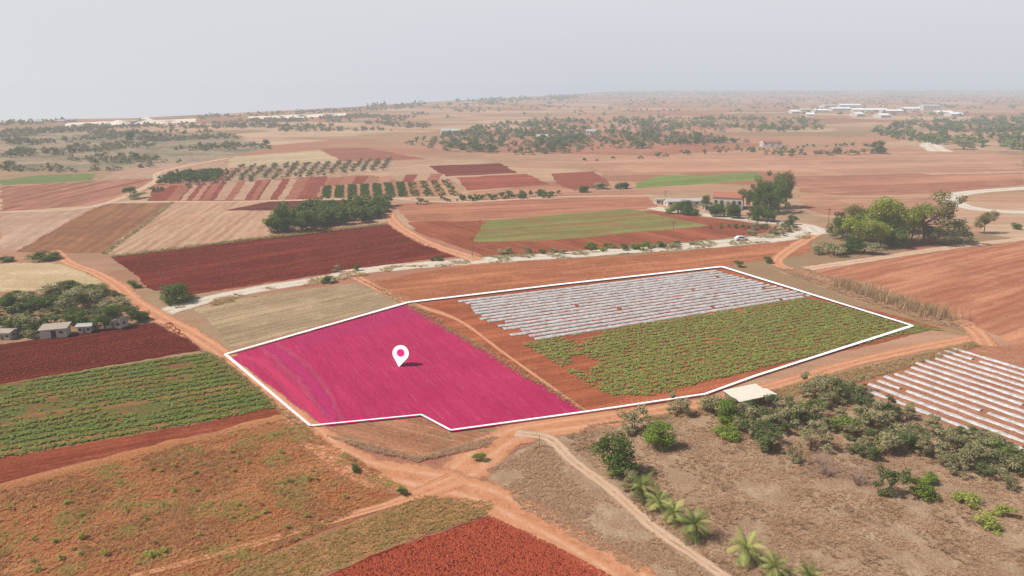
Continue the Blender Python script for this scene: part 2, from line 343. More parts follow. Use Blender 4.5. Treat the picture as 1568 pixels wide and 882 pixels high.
ribbon('field_track',[(545,425),(590,448),(625,464),(700,490),(770,540),(840,590),(905,636)],1.6,orange,1,widths=[4,3,1.1,.8,.8])
ZL=MAXL[0]*0.006+0.004
# ---------- foliage
def leafmat(name,c1,c2,k=.8,tr_=.3):
    m=NT(name); t=m.n('ShaderNodeAttribute',attribute_name='tint').outputs['Fac']
    r=m.n('ShaderNodeObjectInfo').outputs['Random']
    f=m.math('ADD',m.math('MULTIPLY',t,.65),m.math('MULTIPLY',r,.35))
    col=m.mix(f,lin(c1,k),lin(c2,k))
    b=m.bsdf(col)
    if tr_>0:
        tr=m.n('ShaderNodeBsdfTranslucent'); m.l(col,tr.inputs[0])
        mx=m.n('ShaderNodeMixShader'); mx.inputs[0].default_value=tr_; m.l(b,mx.inputs[1]); m.l(tr.outputs[0],mx.inputs[2]); b=mx.outputs[0]
    m.l(b,m.out.inputs[0]); return m.m
bark=flat('bark',(140,115,95),n=.3,sc_=6)
def quads(P,Nn,size,aspect=.55,r=rng):
    n=len(P); a=r.normal(size=(n,3)); a-= (a*Nn).sum(1,keepdims=True)*Nn; a/=np.linalg.norm(a,axis=1,keepdims=True)+1e-9
    b=np.cross(Nn,a); s=(size*r.uniform(.6,1.4,n))[:,None]; a=a*s*.5; b=b*s*.5*aspect
    V=np.stack([P-a,P-b*1.0,P+a,P+b],1).reshape(-1,3); return V,np.arange(4*n).reshape(-1,4)
def tube(p0,p1,r0,r1,k=6):
    p0=np.array(p0,float);p1=np.array(p1,float);d=p1-p0;d/=np.linalg.norm(d)+1e-9
    u=np.cross(d,[0.3,.9,.1]);u/=np.linalg.norm(u);w=np.cross(d,u);V=[]
    for p,r in((p0,r0),(p1,r1)):
        for i in range(k):
            t=2*math.pi*i/k; V.append(p+r*(u*math.cos(t)+w*math.sin(t)))
    return np.array(V),np.array([(i,(i+1)%k,k+(i+1)%k,k+i) for i in range(k)])
def treegeo(seed,ncl=22,per=120,ls=.05,cb=.2,cr=(.11,.2),trunks=1,trunkr=.03,limb=True,lobes=3):
    r=np.random.default_rng(seed); V=[];Fa=[];M=[];T=[];off=0
    def add(v,f,mi,t):
        nonlocal off
        V.append(v);Fa.append(f+off);M.append(np.full(len(f),mi));T.append(t if isinstance(t,np.ndarray) else np.full(len(v),t));off+=len(v)
    lob=[(r.uniform(-.26,.26),r.uniform(-.26,.26),r.uniform(cb+.15,.8),r.uniform(.2,.32)) for _ in range(lobes)]
    C=[]
    for i in range(ncl):
        l=lob[i%lobes]; d=r.normal(size=3);d/=np.linalg.norm(d); q=r.uniform(.3,1)**.5
        c=np.array([l[0],l[1],l[2]])+d*l[3]*q; c[2]=min(max(c[2],cb+.05),.93); h=math.hypot(c[0],c[1])
        if h>.46: c[:2]*=.46/h
        C.append(c)
    for i,c in enumerate(C):
        rr=r.uniform(*cr); d=r.normal(size=(per,3)); d/=np.linalg.norm(d,axis=1,keepdims=True)
        P=c+d*rr*r.uniform(.45,1.1,(per,1))*np.array([1,1,.8])
        Nn=d*.7+np.array([0,0,.35])+r.normal(size=(per,3))*.45; Nn/=np.linalg.norm(Nn,axis=1,keepdims=True)
        v,f=quads(P,Nn,ls,.6,r); v[:,2]=np.maximum(v[:,2],0.0)
        t=np.clip(r.uniform(.0,1)+r.normal(0,.2,per),0,1); add(v,f,1,np.repeat(t,4))
    if limb:
        for k in range(trunks):
            bx,by=(r.uniform(-.06,.06,2) if trunks>1 else (0,0)); top=np.array([r.uniform(-.08,.08),r.uniform(-.08,.08),cb+.25])
            v,f=tube((bx,by,-.03),top,trunkr,trunkr*.6);add(v,f,0,0.)
            for c in C[k::max(trunks*3,3)]:
                v,f=tube(top*.9+np.array([bx,by,0])*.1,c,trunkr*.5,trunkr*.12,5);add(v,f,0,0.)
    return np.vstack(V),np.vstack(Fa),np.concatenate(M),np.concatenate(T)
L={'olive':leafmat('olive_leaves',(118,120,80),(196,184,140),.88,.35),
 'dark':leafmat('dark_leaves',(68,90,42),(134,148,80),.8),
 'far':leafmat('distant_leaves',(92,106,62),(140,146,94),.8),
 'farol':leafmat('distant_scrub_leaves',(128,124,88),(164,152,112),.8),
 'bright':leafmat('bright_leaves',(98,124,50),(160,178,82),.82),
 'euc':leafmat('eucalyptus_leaves',(118,132,54),(192,194,96),.9,.35),
 'brown':leafmat('eucalyptus_brown',(116,110,66),(172,158,104),.85),
 'yel':leafmat('yellow_leaves',(158,166,78),(202,206,112),.82)}
kinds={}
def kind(nm,geos,leaf,obname):
    kinds[nm]=([mkobj(nm+'_mesh',g[0],g[1],[bark,L[leaf]],g[2],g[3],link=False) for g in geos],obname)
gol=[treegeo(10+i,24,90,.06,.06,cr=(.09,.17),trunks=3,trunkr=.02,lobes=6) for i in range(7)]
gbr=[treegeo(30+i,34,130,.045,.06,trunks=2,lobes=4) for i in range(4)]
geu=[treegeo(50+i,46,130,.035,.12,cr=(.08,.15),trunkr=.025,lobes=6) for i in range(4)]
kind('olive',gol,'olive','olive_tree');kind('oliveg',gol[::2],'far','olive_tree');kind('broad',gbr,'dark','broadleaf_tree');kind('bright',gbr,'bright','citrus_tree')
kind('euc',geu,'euc','eucalyptus_tree');kind('eucb',geu[::-1],'brown','eucalyptus_tree');kind('eucd',geu,'dark','eucalyptus_tree')
gbu=[treegeo(70+i,22,90,.07,.0,cr=(.12,.22),trunks=3,trunkr=.02,lobes=5) for i in range(5)]
kind('bush',gbu,'dark','shrub');kind('bushy',gbu,'yel','shrub');kind('busho',gbu,'olive','shrub');kind('bushb',gbu,'bright','shrub')
def T(k,u,v,h,w=None):
    x,y=G(u,v); s=h/ppm(v); wd=(w/ppm(v)) if w else s
    ms_,nm=kinds[k]; ob=bpy.data.objects.new(nm,random.choice(ms_)); sc.collection.objects.link(ob)
    ob.location=(x,y+wd*.3,ZL*.5); ob.scale=(wd*random.uniform(1.0,1.2),wd*random.uniform(1.0,1.2),s*1.05); ob.rotation_euler=(0,0,random.uniform(0,6.28)); return ob
def scatter(name,geos,pos,hs,ws,mats,rot=True):
    V=[];Fa=[];M=[];TT=[];off=0
    for i,(x,y) in enumerate(pos):
        g=geos[random.randrange(len(geos))]; a=random.uniform(0,6.28) if rot else 0; c,s=math.cos(a),math.sin(a)
        v=g[0]; X=(v[:,0]*c-v[:,1]*s)*ws[i]+x; Y=(v[:,0]*s+v[:,1]*c)*ws[i]+y
        V.append(np.stack([X,Y,v[:,2]*hs[i]+ZL],1)); Fa.append(g[1]+off); off+=len(v); M.append(g[2])
        TT.append(np.clip(g[3]*.6+random.uniform(0,.4),0,1))
    if not V: return
    return mkobj(name,np.vstack(V),np.vstack(Fa),mats,np.concatenate(M),np.concatenate(TT))
def sample(px,n,clump=0,cs=30,seed=0):
    g=[G(*p) for p in px];xs=[p[0] for p in g];ys=[p[1] for p in g];out=[];tr=0
    while len(out)<n and tr<n*60:
        tr+=1;p=(random.uniform(min(xs),max(xs)),random.uniform(min(ys),max(ys)))
        if inpoly(p,g) and (clump==0 or mnoise.noise(Vector((p[0]/cs,p[1]/cs,seed)))>clump*random.uniform(.3,1)): out.append(p)
    return out
low=[treegeo(100+i,10,30,.15,.05,cr=(.14,.26),trunks=1,trunkr=.04,lobes=4) for i in range(6)]
vlow=[treegeo(120+i,6,12,.26,.0,cr=(.18,.3),limb=False) for i in range(6)]
def mass(name,px,n,h,leaf='far',clump=0,cs=30,geos=None,wr=(1.0,1.7)):
    p=sample(px,n,clump,cs,len(name)); hs=[random.uniform(h*.5,h*1.2) for _ in p]; ws=[q*random.uniform(*wr) for q in hs]
    return scatter(name,geos or vlow,p,hs,ws,[bark,L[leaf]])
mass('distant_trees',[(0,206),(120,200),(330,203),(420,226),(330,246),(150,264),(0,264)],700,3.6,'farol',.1,60)
mass('distant_trees',[(0,206),(120,200),(330,203),(420,226),(330,246),(150,264),(0,264)],120,5,'far',.15,60,low)
mass('distant_trees',[(0,198),(120,195),(300,190),(420,182),(620,172),(700,180),(640,200),(330,203),(0,208)],800,4.5,'farol',.1,90)
mass('distant_trees',[(620,222),(700,205),(820,200),(1060,205),(1160,218),(1020,226),(820,238),(700,234)],480,4.2,'farol',.0,40)
mass('distant_trees',[(620,222),(700,205),(820,200),(1060,205),(1160,218),(1020,226),(820,238),(700,234)],220,6,'far',.1,50,low)
mass('distant_trees',[(690,206),(760,188),(960,180),(1250,182),(1265,200),(1060,204)],360,6,'far',.14,70)
mass('distant_trees',[(690,206),(760,188),(960,180),(1250,182),(1265,200),(1060,204)],300,4.5,'farol',.0,70)
mass('distant_trees',[(1335,205),(1400,185),(1700,178),(1700,232),(1568,230),(1440,222),(1350,212)],620,7,'far',.03,60)
mass('distant_trees',[(640,168),(760,155),(960,145),(1568,143),(1700,180),(1250,180),(950,178),(700,185)],1300,7,'farol',.15,160)
mass('distant_trees',[(560,164),(760,153),(960,141),(1568,138.5),(1568,143),(960,146),(640,170)],1900,11,'far',.05,250)
mass('coast_trees',[(0,189),(100,184),(100,188),(0,193)],60,5,'farol',.0,60)
mass('coast_trees',[(100,196),(300,190),(560,177),(560,181),(300,194),(100,200)],160,5,'farol',.0,40)
mass('coast_trees',[(300,179),(640,161),(640,166),(300,184)],260,5,'farol',.0,60)
mass('shrub_line',[(1090,228),(1300,236),(1350,232),(1330,238),(1200,240)],40,4,'farol')
mass('shrub_line',[(600,318),(680,305),(860,296),(840,303),(700,309)],45,2.6,'dark',geos=low)
mass('shrub_line',[(230,292),(345,278),(500,268),(500,270),(345,281),(230,295)],30,2,'farol',geos=low)
mass('shrub_line',[(890,246),(1100,232),(1330,222),(1330,224),(1100,235),(890,249)],40,3,'far')
mass('shrub_line',[(1080,350),(1200,340),(1225,352),(1215,362),(1150,352)],30,1.6,'dark',geos=low)
mass('yard_shrubs',[(-40,455),(120,443),(185,452),(215,478),(150,500),(0,520),(-40,525)],80,2.4,'far',0,20,low)
mass('yard_shrubs',[(-40,455),(120,443),(185,452),(215,478),(150,500),(0,520),(-40,525)],50,1.5,'farol',0,20,low)
def orchard(name,c4,nr,nc,h,leaf,jit=.8,wd=1.3):
    A,B,C,D=[Vector(G(*p)) for p in c4];pos=[]
    for i in range(nr):
        for j in range(nc):
            if random.random()<.06: continue
            l=A.lerp(D,i/(nr-1));r_=B.lerp(C,i/(nr-1));p=l.lerp(r_,j/(nc-1));pos.append((p.x+random.gauss(0,jit),p.y+random.gauss(0,jit)))
    hs=[h*random.uniform(.75,1.15) for _ in pos];scatter(name,low,pos,hs,[q*wd for q in hs],[bark,L[leaf]])
orchard('orchard_trees',[(372,256),(596,246),(585,260),(348,277)],13,15,2.4,'farol',.5,1.5)
orchard('orchard_trees',[(262,269),(343,264),(330,277),(246,282)],9,14,3,'dark')
def vegrows():
    A,B,C,D=[Vector(G(*p)) for p in [(492,286),(690,276),(706,300),(488,304)]];pos=[]
    for i in range(11):
        t=(i+.5)/11;p0=A.lerp(B,t);p1=D.lerp(C,t);n=int((p1-p0).length/1.0)
        dens=1 if i<7 else .35
        for j in range(n):
            for q in range(4):
                if random.random()<dens:
                    p=p0.lerp(p1,j/n);pos.append((p.x+random.uniform(-1.9,1.9),p.y+random.gauss(0,.4)))
    scatter('vegetable_rows',low[:3],pos,[random.uniform(.3,.7) for _ in pos],[random.uniform(1.2,1.8) for _ in pos],[bark,L['dark']])
vegrows()
mass('tree_grove',[(412,358),(430,330),(480,320),(590,312),(592,328),(560,342),(480,352)],110,4.6,'dark',0,20,low)
mass('tree_grove',[(412,358),(430,330),(480,320),(590,312),(592,328),(560,342),(480,352)],80,5,'far',0,20,low)
for u,v,h,w in [(432,358,38,45),(460,356,34,45),(490,348,30,40),(520,340,25,35),(555,338,20,32),(578,334,20,26)]: T('broad',u,v,h,w)
# farmstead
for k,u,v,h,w in [('eucd',1150,324,36,34),('eucd',1163,322,46,40),('eucd',1187,322,62,54),('eucb',1206,320,62,42),('eucd',1175,330,54,44),('eucd',1196,328,56,44),('broad',1040,330,26,38),('broad',1060,331,22,30),('broad',1100,333,22,24),('broad',1112,334,28,30),('broad',1135,336,30,34),('bright',1122,331,20,24),('broad',1158,338,28,38),('broad',1215,345,15,22),('broad',1190,342,26,40),('broad',1080,323,24,22),('bright',1028,328,18,20),('broad',950,290,14,22),('broad',960,289,12,16),('broad',888,295,12,26),('busho',915,290,10,30)]: T(k,u,v,h,w)
for k,u,v,h,w in [('eucd',1294,368,54,50),('euc',1338,378,80,84),('euc',1374,380,78,78),('eucb',1428,376,92,84),('euc',1402,378,72,60),('eucb',1320,372,62,48),('euc',1356,376,76,60),('busho',1465,374,40,54),('eucb',1512,359,38,32),('euc',1350,384,50,66),('busho',1275,392,30,50),('broad',1310,390,26,44),('busho',1330,390,22,50),('broad',1385,382,34,44),('busho',1440,376,34,50),('broad',1560,352,14,20),('broad',1347,236,20,30),('broad',1290,236,12,20),('busho',1260,236,10,24)]: T(k,u,v,h,w)
# west yard
for k,u,v,h,w in [('broad',258,466,28,66),('bush',62,400,20,46),('bush',5,402,14,26),('busho',20,470,28,50),('broad',60,476,28,50),('busho',95,480,34,56),('broad',135,455,24,60),('broad',155,505,36,46),('broad',208,495,30,40),('busho',175,475,25,44),('bush',128,505,28,40),('busho',30,508,28,50),('broad',5,480,30,40),('bush',205,442,12,22),('bush',95,450,20,44),('busho',45,520,14,26),('busho',150,470,26,44),('busho',70,462,24,50),('busho',110,465,24,50),('bush',50,510,24,28),('broad',112,496,28,40),('bush',170,490,22,30),('bush',500,436,12,26),('bush',545,415,10,14),('busho',515,418,12,14),('bush',197,300,16,22),('broad',192,218,22,18),('busho',205,305,10,30),('bush',1132,410,12,18),('bush',1176,404,11,18),('bush',668,400,10,20),('busho',1480,230,18,40)]: T(k,u,v,h,w)
for i in range(26):
    u=random.uniform(765,1090); T(random.choice(['bush','busho','bushb']),u,392-(u-765)*.055+random.uniform(-3,3),random.uniform(7,13),random.uniform(9,18))
for i in range(8): T('busho',random.uniform(1140,1210),random.uniform(352,362),9,14)
# near right trees
for k,u,v,h,w in [('broad',940,742,72,84),('olive',972,668,44,52),('bright',1014,698,46,66),('olive',1043,640,34,44),('olive',965,752,32,40),
 ('bright',1112,655,40,56),('busho',1100,640,36,60),('olive',1130,655,34,60),('bushb',1412,770,34,50),('oliveg',1368,768,58,50),('bushy',1485,778,30,42),('bushy',1522,815,28,42),('bushy',1542,795,22,30),('olive',1217,713,34,26),('oliveg',1170,698,32,44),('bushb',1425,745,20,34),('bushb',735,710,16,22),('bush',542,726,13,18),('bush',616,762,13,20)]:
    T(k,u,v,h,w)
gr=[(1150,640),(1190,612),(1300,590),(1330,600),(1430,655),(1568,690),(1568,752),(1490,735),(1400,700),(1300,700),(1190,682),(1130,676),(1090,650)]
pts=[];random.seed(33);tries=0
while len(pts)<60 and tries<9000:
    tries+=1;u=random.uniform(1085,1568);v=random.uniform(586,752);q=random.uniform(.55,1.2)
    if inpoly((u,v),gr) and mnoise.noise(Vector((u/60,v/30,2)))>-.22 and all(abs(u-a_)/26+abs(v-b_)/14>(q+c_)*.5 for a_,b_,c_ in pts): pts.append((u,v,q))
for u,v,q in pts: T(random.choice(['olive','olive','olive','oliveg','oliveg','busho','bushb' if random.random()<.3 else 'olive']),u,v+10,q*38*(v-130)/520,q*random.uniform(42,54)*(v-130)/520)
# palms
def palmgeo(seed):
    r=np.random.default_rng(seed);V=[];Fa=[];M=[];TT=[];off=0
    def add(v,f,mi,t):
        nonlocal off
        V.append(v);Fa.append(f+off);M.append(np.full(len(f),mi));TT.append(np.full(len(v),t));off+=len(v)
    pr=[(0,.085),(.12,.07),(.3,.075),(.42,.06)]
    for (z0,r0),(z1,r1) in zip(pr[:-1],pr[1:]):
        v,f=tube((0,0,z0-.02),(0,0,z1),r0,r1,8);add(v,f,0,0.)
    nf=24
    for i in range(nf):
        az=i*2.399+r.uniform(-.2,.2); el=math.radians(75-95*(i/nf)+r.uniform(-8,8)); Lg=r.uniform(.5,.66)
        d=np.array([math.cos(az)*math.cos(el),math.sin(az)*math.cos(el),math.sin(el)]);side=np.array([-math.sin(az),math.cos(az),0]);t=r.uniform(.0,1)
        pp=np.array([0,0,.42]);st=9;tt=0.0 if i>nf*.7 else t
        for k in range(st):
            q=pp+d*Lg/st; d=d+np.array([0,0,-.16]);d/=np.linalg.norm(d)
            wl=.12*math.sin(math.pi*min(1,(k+1.2)/(st+1.0)))+.015
            for sgn in(-1,1):
                up=np.cross(side,d)*-.25
                for m_ in range(2):
                    b0=pp+(q-pp)*(m_*.5); b1=b0+(q-pp)*.32; tip=b0+side*sgn*wl+d*wl*.8+up*wl*-1
                    v=np.array([b0,b1,tip,tip]);v[3]=tip-(q-pp)*.1;add(v,np.array([[0,1,2,3]]),1,tt)
            pp=q
    return np.vstack(V),np.vstack(Fa),np.concatenate(M),np.concatenate(TT)
L['palm']=leafmat('palm_leaves',(80,98,46),(204,208,124),.85,.2)
kind('palm',[palmgeo(i) for i in range(4)],'palm','palm_tree')
for u,v,h in [(985,772,48),(1010,790,40),(1034,808,42),(1066,835,56),(1146,872,58),(1188,898,52),(1240,910,50)]: T('palm',u,v,h*1.1,h*.95)
# crop tufts
def tuft(seed,n=9,s=.5):
    r=np.random.default_rng(seed); P=r.normal(size=(n,3))*np.array([.3,.3,.2])+np.array([0,0,.5]);P[:,2]=np.abs(P[:,2])
    N_=r.normal(size=(n,3))+np.array([0,0,1.6]);N_/=np.linalg.norm(N_,axis=1,keepdims=True)
    v,f=quads(P,N_,s,.7,r);return v,f,np.zeros(n,int),np.repeat(r.uniform(0,1,n),4)
tf=[tuft(i) for i in range(8)]
def blades(seed,n=7):
    r=np.random.default_rng(seed);V=[];
    for i in range(n):
        a=r.uniform(0,6.28);b=r.uniform(0,.25,2)-.12;w=.05;le=r.uniform(.25,.7)
        x=np.array([b[0],b[1],0]);s=np.array([-math.sin(a),math.cos(a),0])*w;t=x+np.array([math.cos(a)*le,math.sin(a)*le,r.uniform(.3,1)])
        V+=[x-s,x+s,t+s*.3,t-s*.3]
    return np.array(V),np.arange(4*n).reshape(-1,4),np.zeros(n,int),np.repeat(r.uniform(0,1,n),4)
bl=[blades(i) for i in range(8)]
cropm=leafmat('crop_leaves',(118,134,60),(172,178,102),.85);drym=leafmat('dry_grass_blades',(194,156,124),(226,194,160),.9,.45);ormg=leafmat('orange_grass',(206,146,98),(224,180,126),.9,.45);grw=leafmat('green_weeds',(160,154,86),(190,182,108),.9,.4)
def croprows(name,c4,nr,dens,cover,poly=None,seed=1,wid=.3):
    A,B,C,D=[Vector(G(*p)) for p in c4];pos=[];pg=[G(*p) for p in poly] if poly else None
    for i in range(nr):
        l=A.lerp(D,i/(nr-1));r_=B.lerp(C,i/(nr-1));Ln=(r_-l).length;t=(r_-l).normalized();nrm=Vector((-t.y,t.x))
        rw=random.uniform(-.15,.15)
        for j in range(int(Ln*dens)):
            p=l+t*(j/dens+random.uniform(-.2,.2))+nrm*random.gauss(0,wid)
            nv=mnoise.noise(Vector((p.x/9,p.y/9,seed)))+.6*mnoise.noise(Vector((p.x/1.6,p.y/1.6,seed)))+rw+.6*max(-.45,min(.5,(p.x-18)/35) if poly else 0)
            if nv>cover and (pg is None or inpoly(p,pg)): pos.append((p.x,p.y))
    hs=[random.uniform(.15,.32) for _ in pos];scatter(name,tf,pos,hs,[random.uniform(.5,.95) for _ in pos],[cropm])
croprows('crop_plants',[(790,527),(1236,457),(1440,506),(905,628)],21,5.5,-.42,[(800,526),(1240,456),(1440,506),(1385,512),(1180,560),(1000,606),(935,606),(905,590),(860,562)],wid=.33)
croprows('crop_plants',[(-60,600),(325,541),(424,622),(-60,710)],15,5.5,-.44,wid=.32)
# plastic mulch tunnels
def plastic():
    m=NT('plastic_film');P=m.pos();n1=m.noise(P,1.5,4,.8)
    col=m.mix(m.ramp(n1,.35,.65),(.67,.64,.61,1),(.37,.33,.30,1))
    m.l(m.bsdf(col,.45,m.noise(P,5,3),.15,.4),m.out.inputs[0]);return m.m
pm=plastic()
def tunnels(name,rows,w,h,gp=.006):
    V=[];Fa=[];K_=6
    for a_,b_ in rows:
        a_=Vector(a_);b_=Vector(b_);t=(b_-a_).normalized();nrm=Vector((-t.y,t.x));Ln=(b_-a_).length;s=0.;prev=None
        while s<Ln:
            p=a_+t*s+nrm*.15*mnoise.noise(Vector((s/5,a_.x,a_.y)));gap=random.random()<gp
            if gap: prev=None;s+=random.uniform(.3,.8);continue
            ww=w*(1+.45*mnoise.noise(Vector((s/1.5,a_.y,4))));hh=h*(1+.5*mnoise.noise(Vector((s/1.0,a_.y,8))))
            base=len(V)
            for k in range(K_):
                ang=math.pi*k/(K_-1);q=p+nrm*math.cos(ang)*ww*.5;V.append((q.x,q.y,ZL+math.sin(ang)*hh))
            if prev is not None:
                for k in range(K_-1): Fa.append((prev+k,prev+k+1,base+k+1,base+k))
            prev=base;s+=.6
    mkobj(name,V,Fa,[pm],smooth=True)
A,B,C,D=[Vector(G(*p)) for p in [(690,464),(1098,415),(1240,453),(800,523)]];rows=[]
for i in range(16):
    t=i/15;l=A.lerp(D,t);r_=B.lerp(C,t);l=l+(r_-l)*random.uniform(-.01,.045);rows.append((l,r_))
tunnels('plastic_row_covers',rows,1.2,.28)
A=Vector(G(1458,534));D=Vector(G(1316,594));dd=(Vector(G(1568,690))-D).normalized();rows=[]
for i in range(13): rows.append((A.lerp(D,i/12)+dd*random.uniform(-.5,1),A.lerp(D,i/12)+dd*75))
tunnels('plastic_row_covers',rows,1.05,.22,.012)
# reeds
rp=[];ax=smoothline([G(1285,437),(G(1340,455)),G(1400,475),G(1450,487)],1)
for p in ax:
    for k in range(14): rp.append((p.x+random.gauss(0,1.4),p.y+random.gauss(0,1.4)))
scatter('reed_hedge',bl,rp,[random.uniform(1.8,3.4) for _ in rp],[random.uniform(1.0,1.8) for _ in rp],[leafmat('reed_blades',(184,152,114),(216,190,152),.9,.4)])
# grasses
def grass(name,px,n,mat,h=(.2,.5),w=(.5,1.),clump=0,cs=8,g=None):
    p=sample(px,n,clump,cs,3);scatter(name,g or bl,p,[random.uniform(*h) for _ in p],[random.uniform(*w) for _ in p],[mat])
dgp=[(860,672),(910,650),(1080,628),(1300,600),(1568,700),(1620,900),(1150,900),(1000,800)]
grass('dry_grass',dgp,12000,drym,(.08,.28),(.35,.8),-.15,5)
grass('dry_grass',[(745,720),(830,680),(920,755),(1040,850),(1090,890),(1000,890),(800,780)],3200,drym,(.08,.28),(.4,.9),-.1)
grass('brown_weeds',dgp,2200,leafmat('brown_weeds2',(154,124,92),(184,150,116),.9,.3),(.15,.42),(.5,1.),.12,6)
sfp=[(0,752),(438,640),(480,665),(620,748),(430,840),(300,900),(-20,900)]
grass('orange_grass',sfp,9000,ormg,(.08,.26),(.35,.9),.0,6)
grass('green_weeds',sfp,1600,grw,(.1,.3),(.5,1.),.26,5)
grass('brown_weeds',sfp,2400,leafmat('brown_weeds',(168,120,80),(202,156,110),.9,.4),(.1,.35),(.5,1.),.1,9)
mass('low_shrubs',[(0,780),(200,720),(430,660),(560,760),(400,830),(100,880),(0,880)],80,.6,'yel',0,10,low)
grass('green_weeds',[(645,760),(755,768),(750,788),(640,820),(480,880),(330,890),(420,850),(560,795)],1300,leafmat('weeds2',(174,142,88),(206,174,116),.9,.4),(.1,.3),(.4,.9),.0,3)
w3=leafmat('weeds3',(178,146,102),(208,178,132),.9,.4)
grass('verge_weeds',[(1235,412),(1450,480),(1490,500),(1440,500),(1300,455),(1190,412)],1600,drym,(.2,.6),(.6,1.3),0,5)
grass('verge_weeds',[(500,668),(560,690),(640,708),(745,685),(760,668),(640,702),(560,680)],900,drym,(.15,.4),(.5,1.))
grass('verge_weeds',[(905,652),(1080,625),(1300,568),(1490,524),(1500,530),(1300,590),(1080,636)],2600,w3,(.2,.5),(.6,1.2),0,5)
grass('verge_weeds',[(240,478),(420,438),(560,411),(720,397),(720,404),(560,422),(420,448),(250,486)],1000,w3,(.2,.5),(.6,1.3),.1,6)
w4=leafmat('weeds4',(144,138,86),(182,166,116),.9,.4)
grass('verge_weeds',[(720,394),(930,380),(1240,356),(1240,366),(930,392),(720,405)],1300,w4,(.2,.6),(.6,1.6),.05,6)
grass('verge_weeds',[(168,391),(420,360),(592,341),(594,345),(420,365),(170,396)],900,w4,(.2,.5),(.8,1.8),.0,9)
grass('verge_weeds',[(262,309),(215,345),(155,388),(163,390),(222,346),(268,310)],500,w4,(.2,.5),(.8,1.8),.0,9)
grass('verge_weeds',[(545,425),(600,448),(628,462),(900,630),(892,633),(620,470)],900,w3,(.15,.4),(.5,1.),.0,6)
grass('verge_weeds',[(300,535),(340,548),(480,662),(470,664),(425,630)],500,w3,(.15,.4),(.5,1.),.0,6)
# clods
def clod(seed):
    r=np.random.default_rng(seed);b=np.array([(1,0,0),(0,1,0),(-1,0,0),(0,-1,0),(0,0,1)],float)*r.uniform(.5,1.2,(5,1))
    f=np.array([(0,1,4,4),(1,2,4,4),(2,3,4,4),(3,0,4,4)]);V=[]
    for q in f: V+=[b[q[0]],b[q[1]],b[4],(b[4]+b[q[0]])/2]
    return np.array(V),np.arange(16).reshape(-1,4),np.zeros(4,int),np.full(16,r.uniform(0,1))
cl=[clod(i) for i in range(8)]
cm=leafmat('clod_soil',(162,72,50),(208,112,84),.75,0)
grass('soil_clods',[(755,793),(650,824),(500,885),(440,900),(1000,900),(940,884),(840,832)],12000,cm,(.05,.16),(.07,.22),g=cl)
grass('soil_clods',[(0,548),(262,493),(305,534),(0,588)],4500,leafmat('clod1',(130,56,44),(168,86,66),.75,0),(.06,.14),(.1,.24),g=cl)
grass('soil_clods',[(190,398),(590,346),(690,390),(400,432),(300,445)],3500,leafmat('clod2',(126,56,44),(172,98,78),.75,0),(.08,.2),(.2,.45),g=cl)
# bare shrubs
def baregeo(seed):
    r=np.random.default_rng(seed);V=[];Fa=[];off=0
    for i in range(70):
        p=np.array([0,0,0.]);d=r.normal(size=3)*np.array([.5,.5,.2])+np.array([0,0,.9]);rad=.012
        for k in range(4):
            d=d/np.linalg.norm(d);q=p+d*.25;v,f=tube(p,q,rad,rad*.6,3);V.append(v);Fa.append(f+off);off+=len(v);p=q;rad*=.6;d=d+r.normal(size=3)*.35
    return np.vstack(V),np.vstack(Fa)
bm_=flat('bare_twigs',(190,160,144),n=.2)
for s,(u,v,h) in enumerate([(1265,728,44),(1312,742,46),(1255,712,30)]):
    g=baregeo(s);ob=mkobj('bare_shrub',g[0],g[1],[bm_]);x,y=G(u,v);ob.location=(x,y,0);k=h/ppm(v);ob.scale=(k,k,k)
# ---------- built things
def box(x0,x1,y0,y1,z0,z1):
    return [(x0,y0,z0),(x1,y0,z0),(x1,y1,z0),(x0,y1,z0),(x0,y0,z1),(x1,y0,z1),(x1,y1,z1),(x0,y1,z1)],[(0,3,2,1),(4,5,6,7),(0,1,5,4),(1,2,6,5),(2,3,7,6),(3,0,4,7)]
def part(par_,name,boxes,mat):
    V=[];Fa=[]
    for b in boxes:
        v,f=box(*b) if len(b)==6 else b;o=len(V);V+=v;Fa+=[tuple(i+o for i in q) for q in f]
    ob=mkobj(name,V,Fa,[mat]);ob.parent=par_;return ob
def empty(name,u,v,rot=0):
    e=bpy.data.objects.new(name,None);sc.collection.objects.link(e);x,y=G(u,v);e.location=(x,y,0);e.rotation_euler=(0,0,math.radians(rot));return e
wall=flat('plaster',(216,204,190),n=.1);dark=flat('window_glass',(60,66,72),.3,.1,spec=.5);red=flat('roof_tiles',(186,122,100),n=.25,sc_=3);white=flat('white_metal_roof',(240,240,238),.6,.1,k=.85);grey=flat('grey_metal_roof',(196,192,186),.6,.2);old=flat('old_roof',(186,172,156),n=.3,sc_=2);cream=flat('shed_roof',(236,224,206),n=.15,k=.8);wood=flat('weathered_wood',(150,128,104),n=.25,sc_=4)
def gable(w,d,z,rh,o=.4,t=.15):
    V=[(-w/2-o,-d/2-o,z),(w/2+o,-d/2-o,z),(w/2+o,0,z+rh),(-w/2-o,0,z+rh),(w/2+o,d/2+o,z),(-w/2-o,d/2+o,z)]
    V+=[(x,y,q+t) for x,y,q in V]
    return V,[(6,7,8,9),(9,8,10,11),(0,3,2,1),(3,5,4,2),(0,1,7,6),(4,5,11,10),(1,2,8,7),(2,4,10,8),(3,0,6,9),(5,3,9,11)]
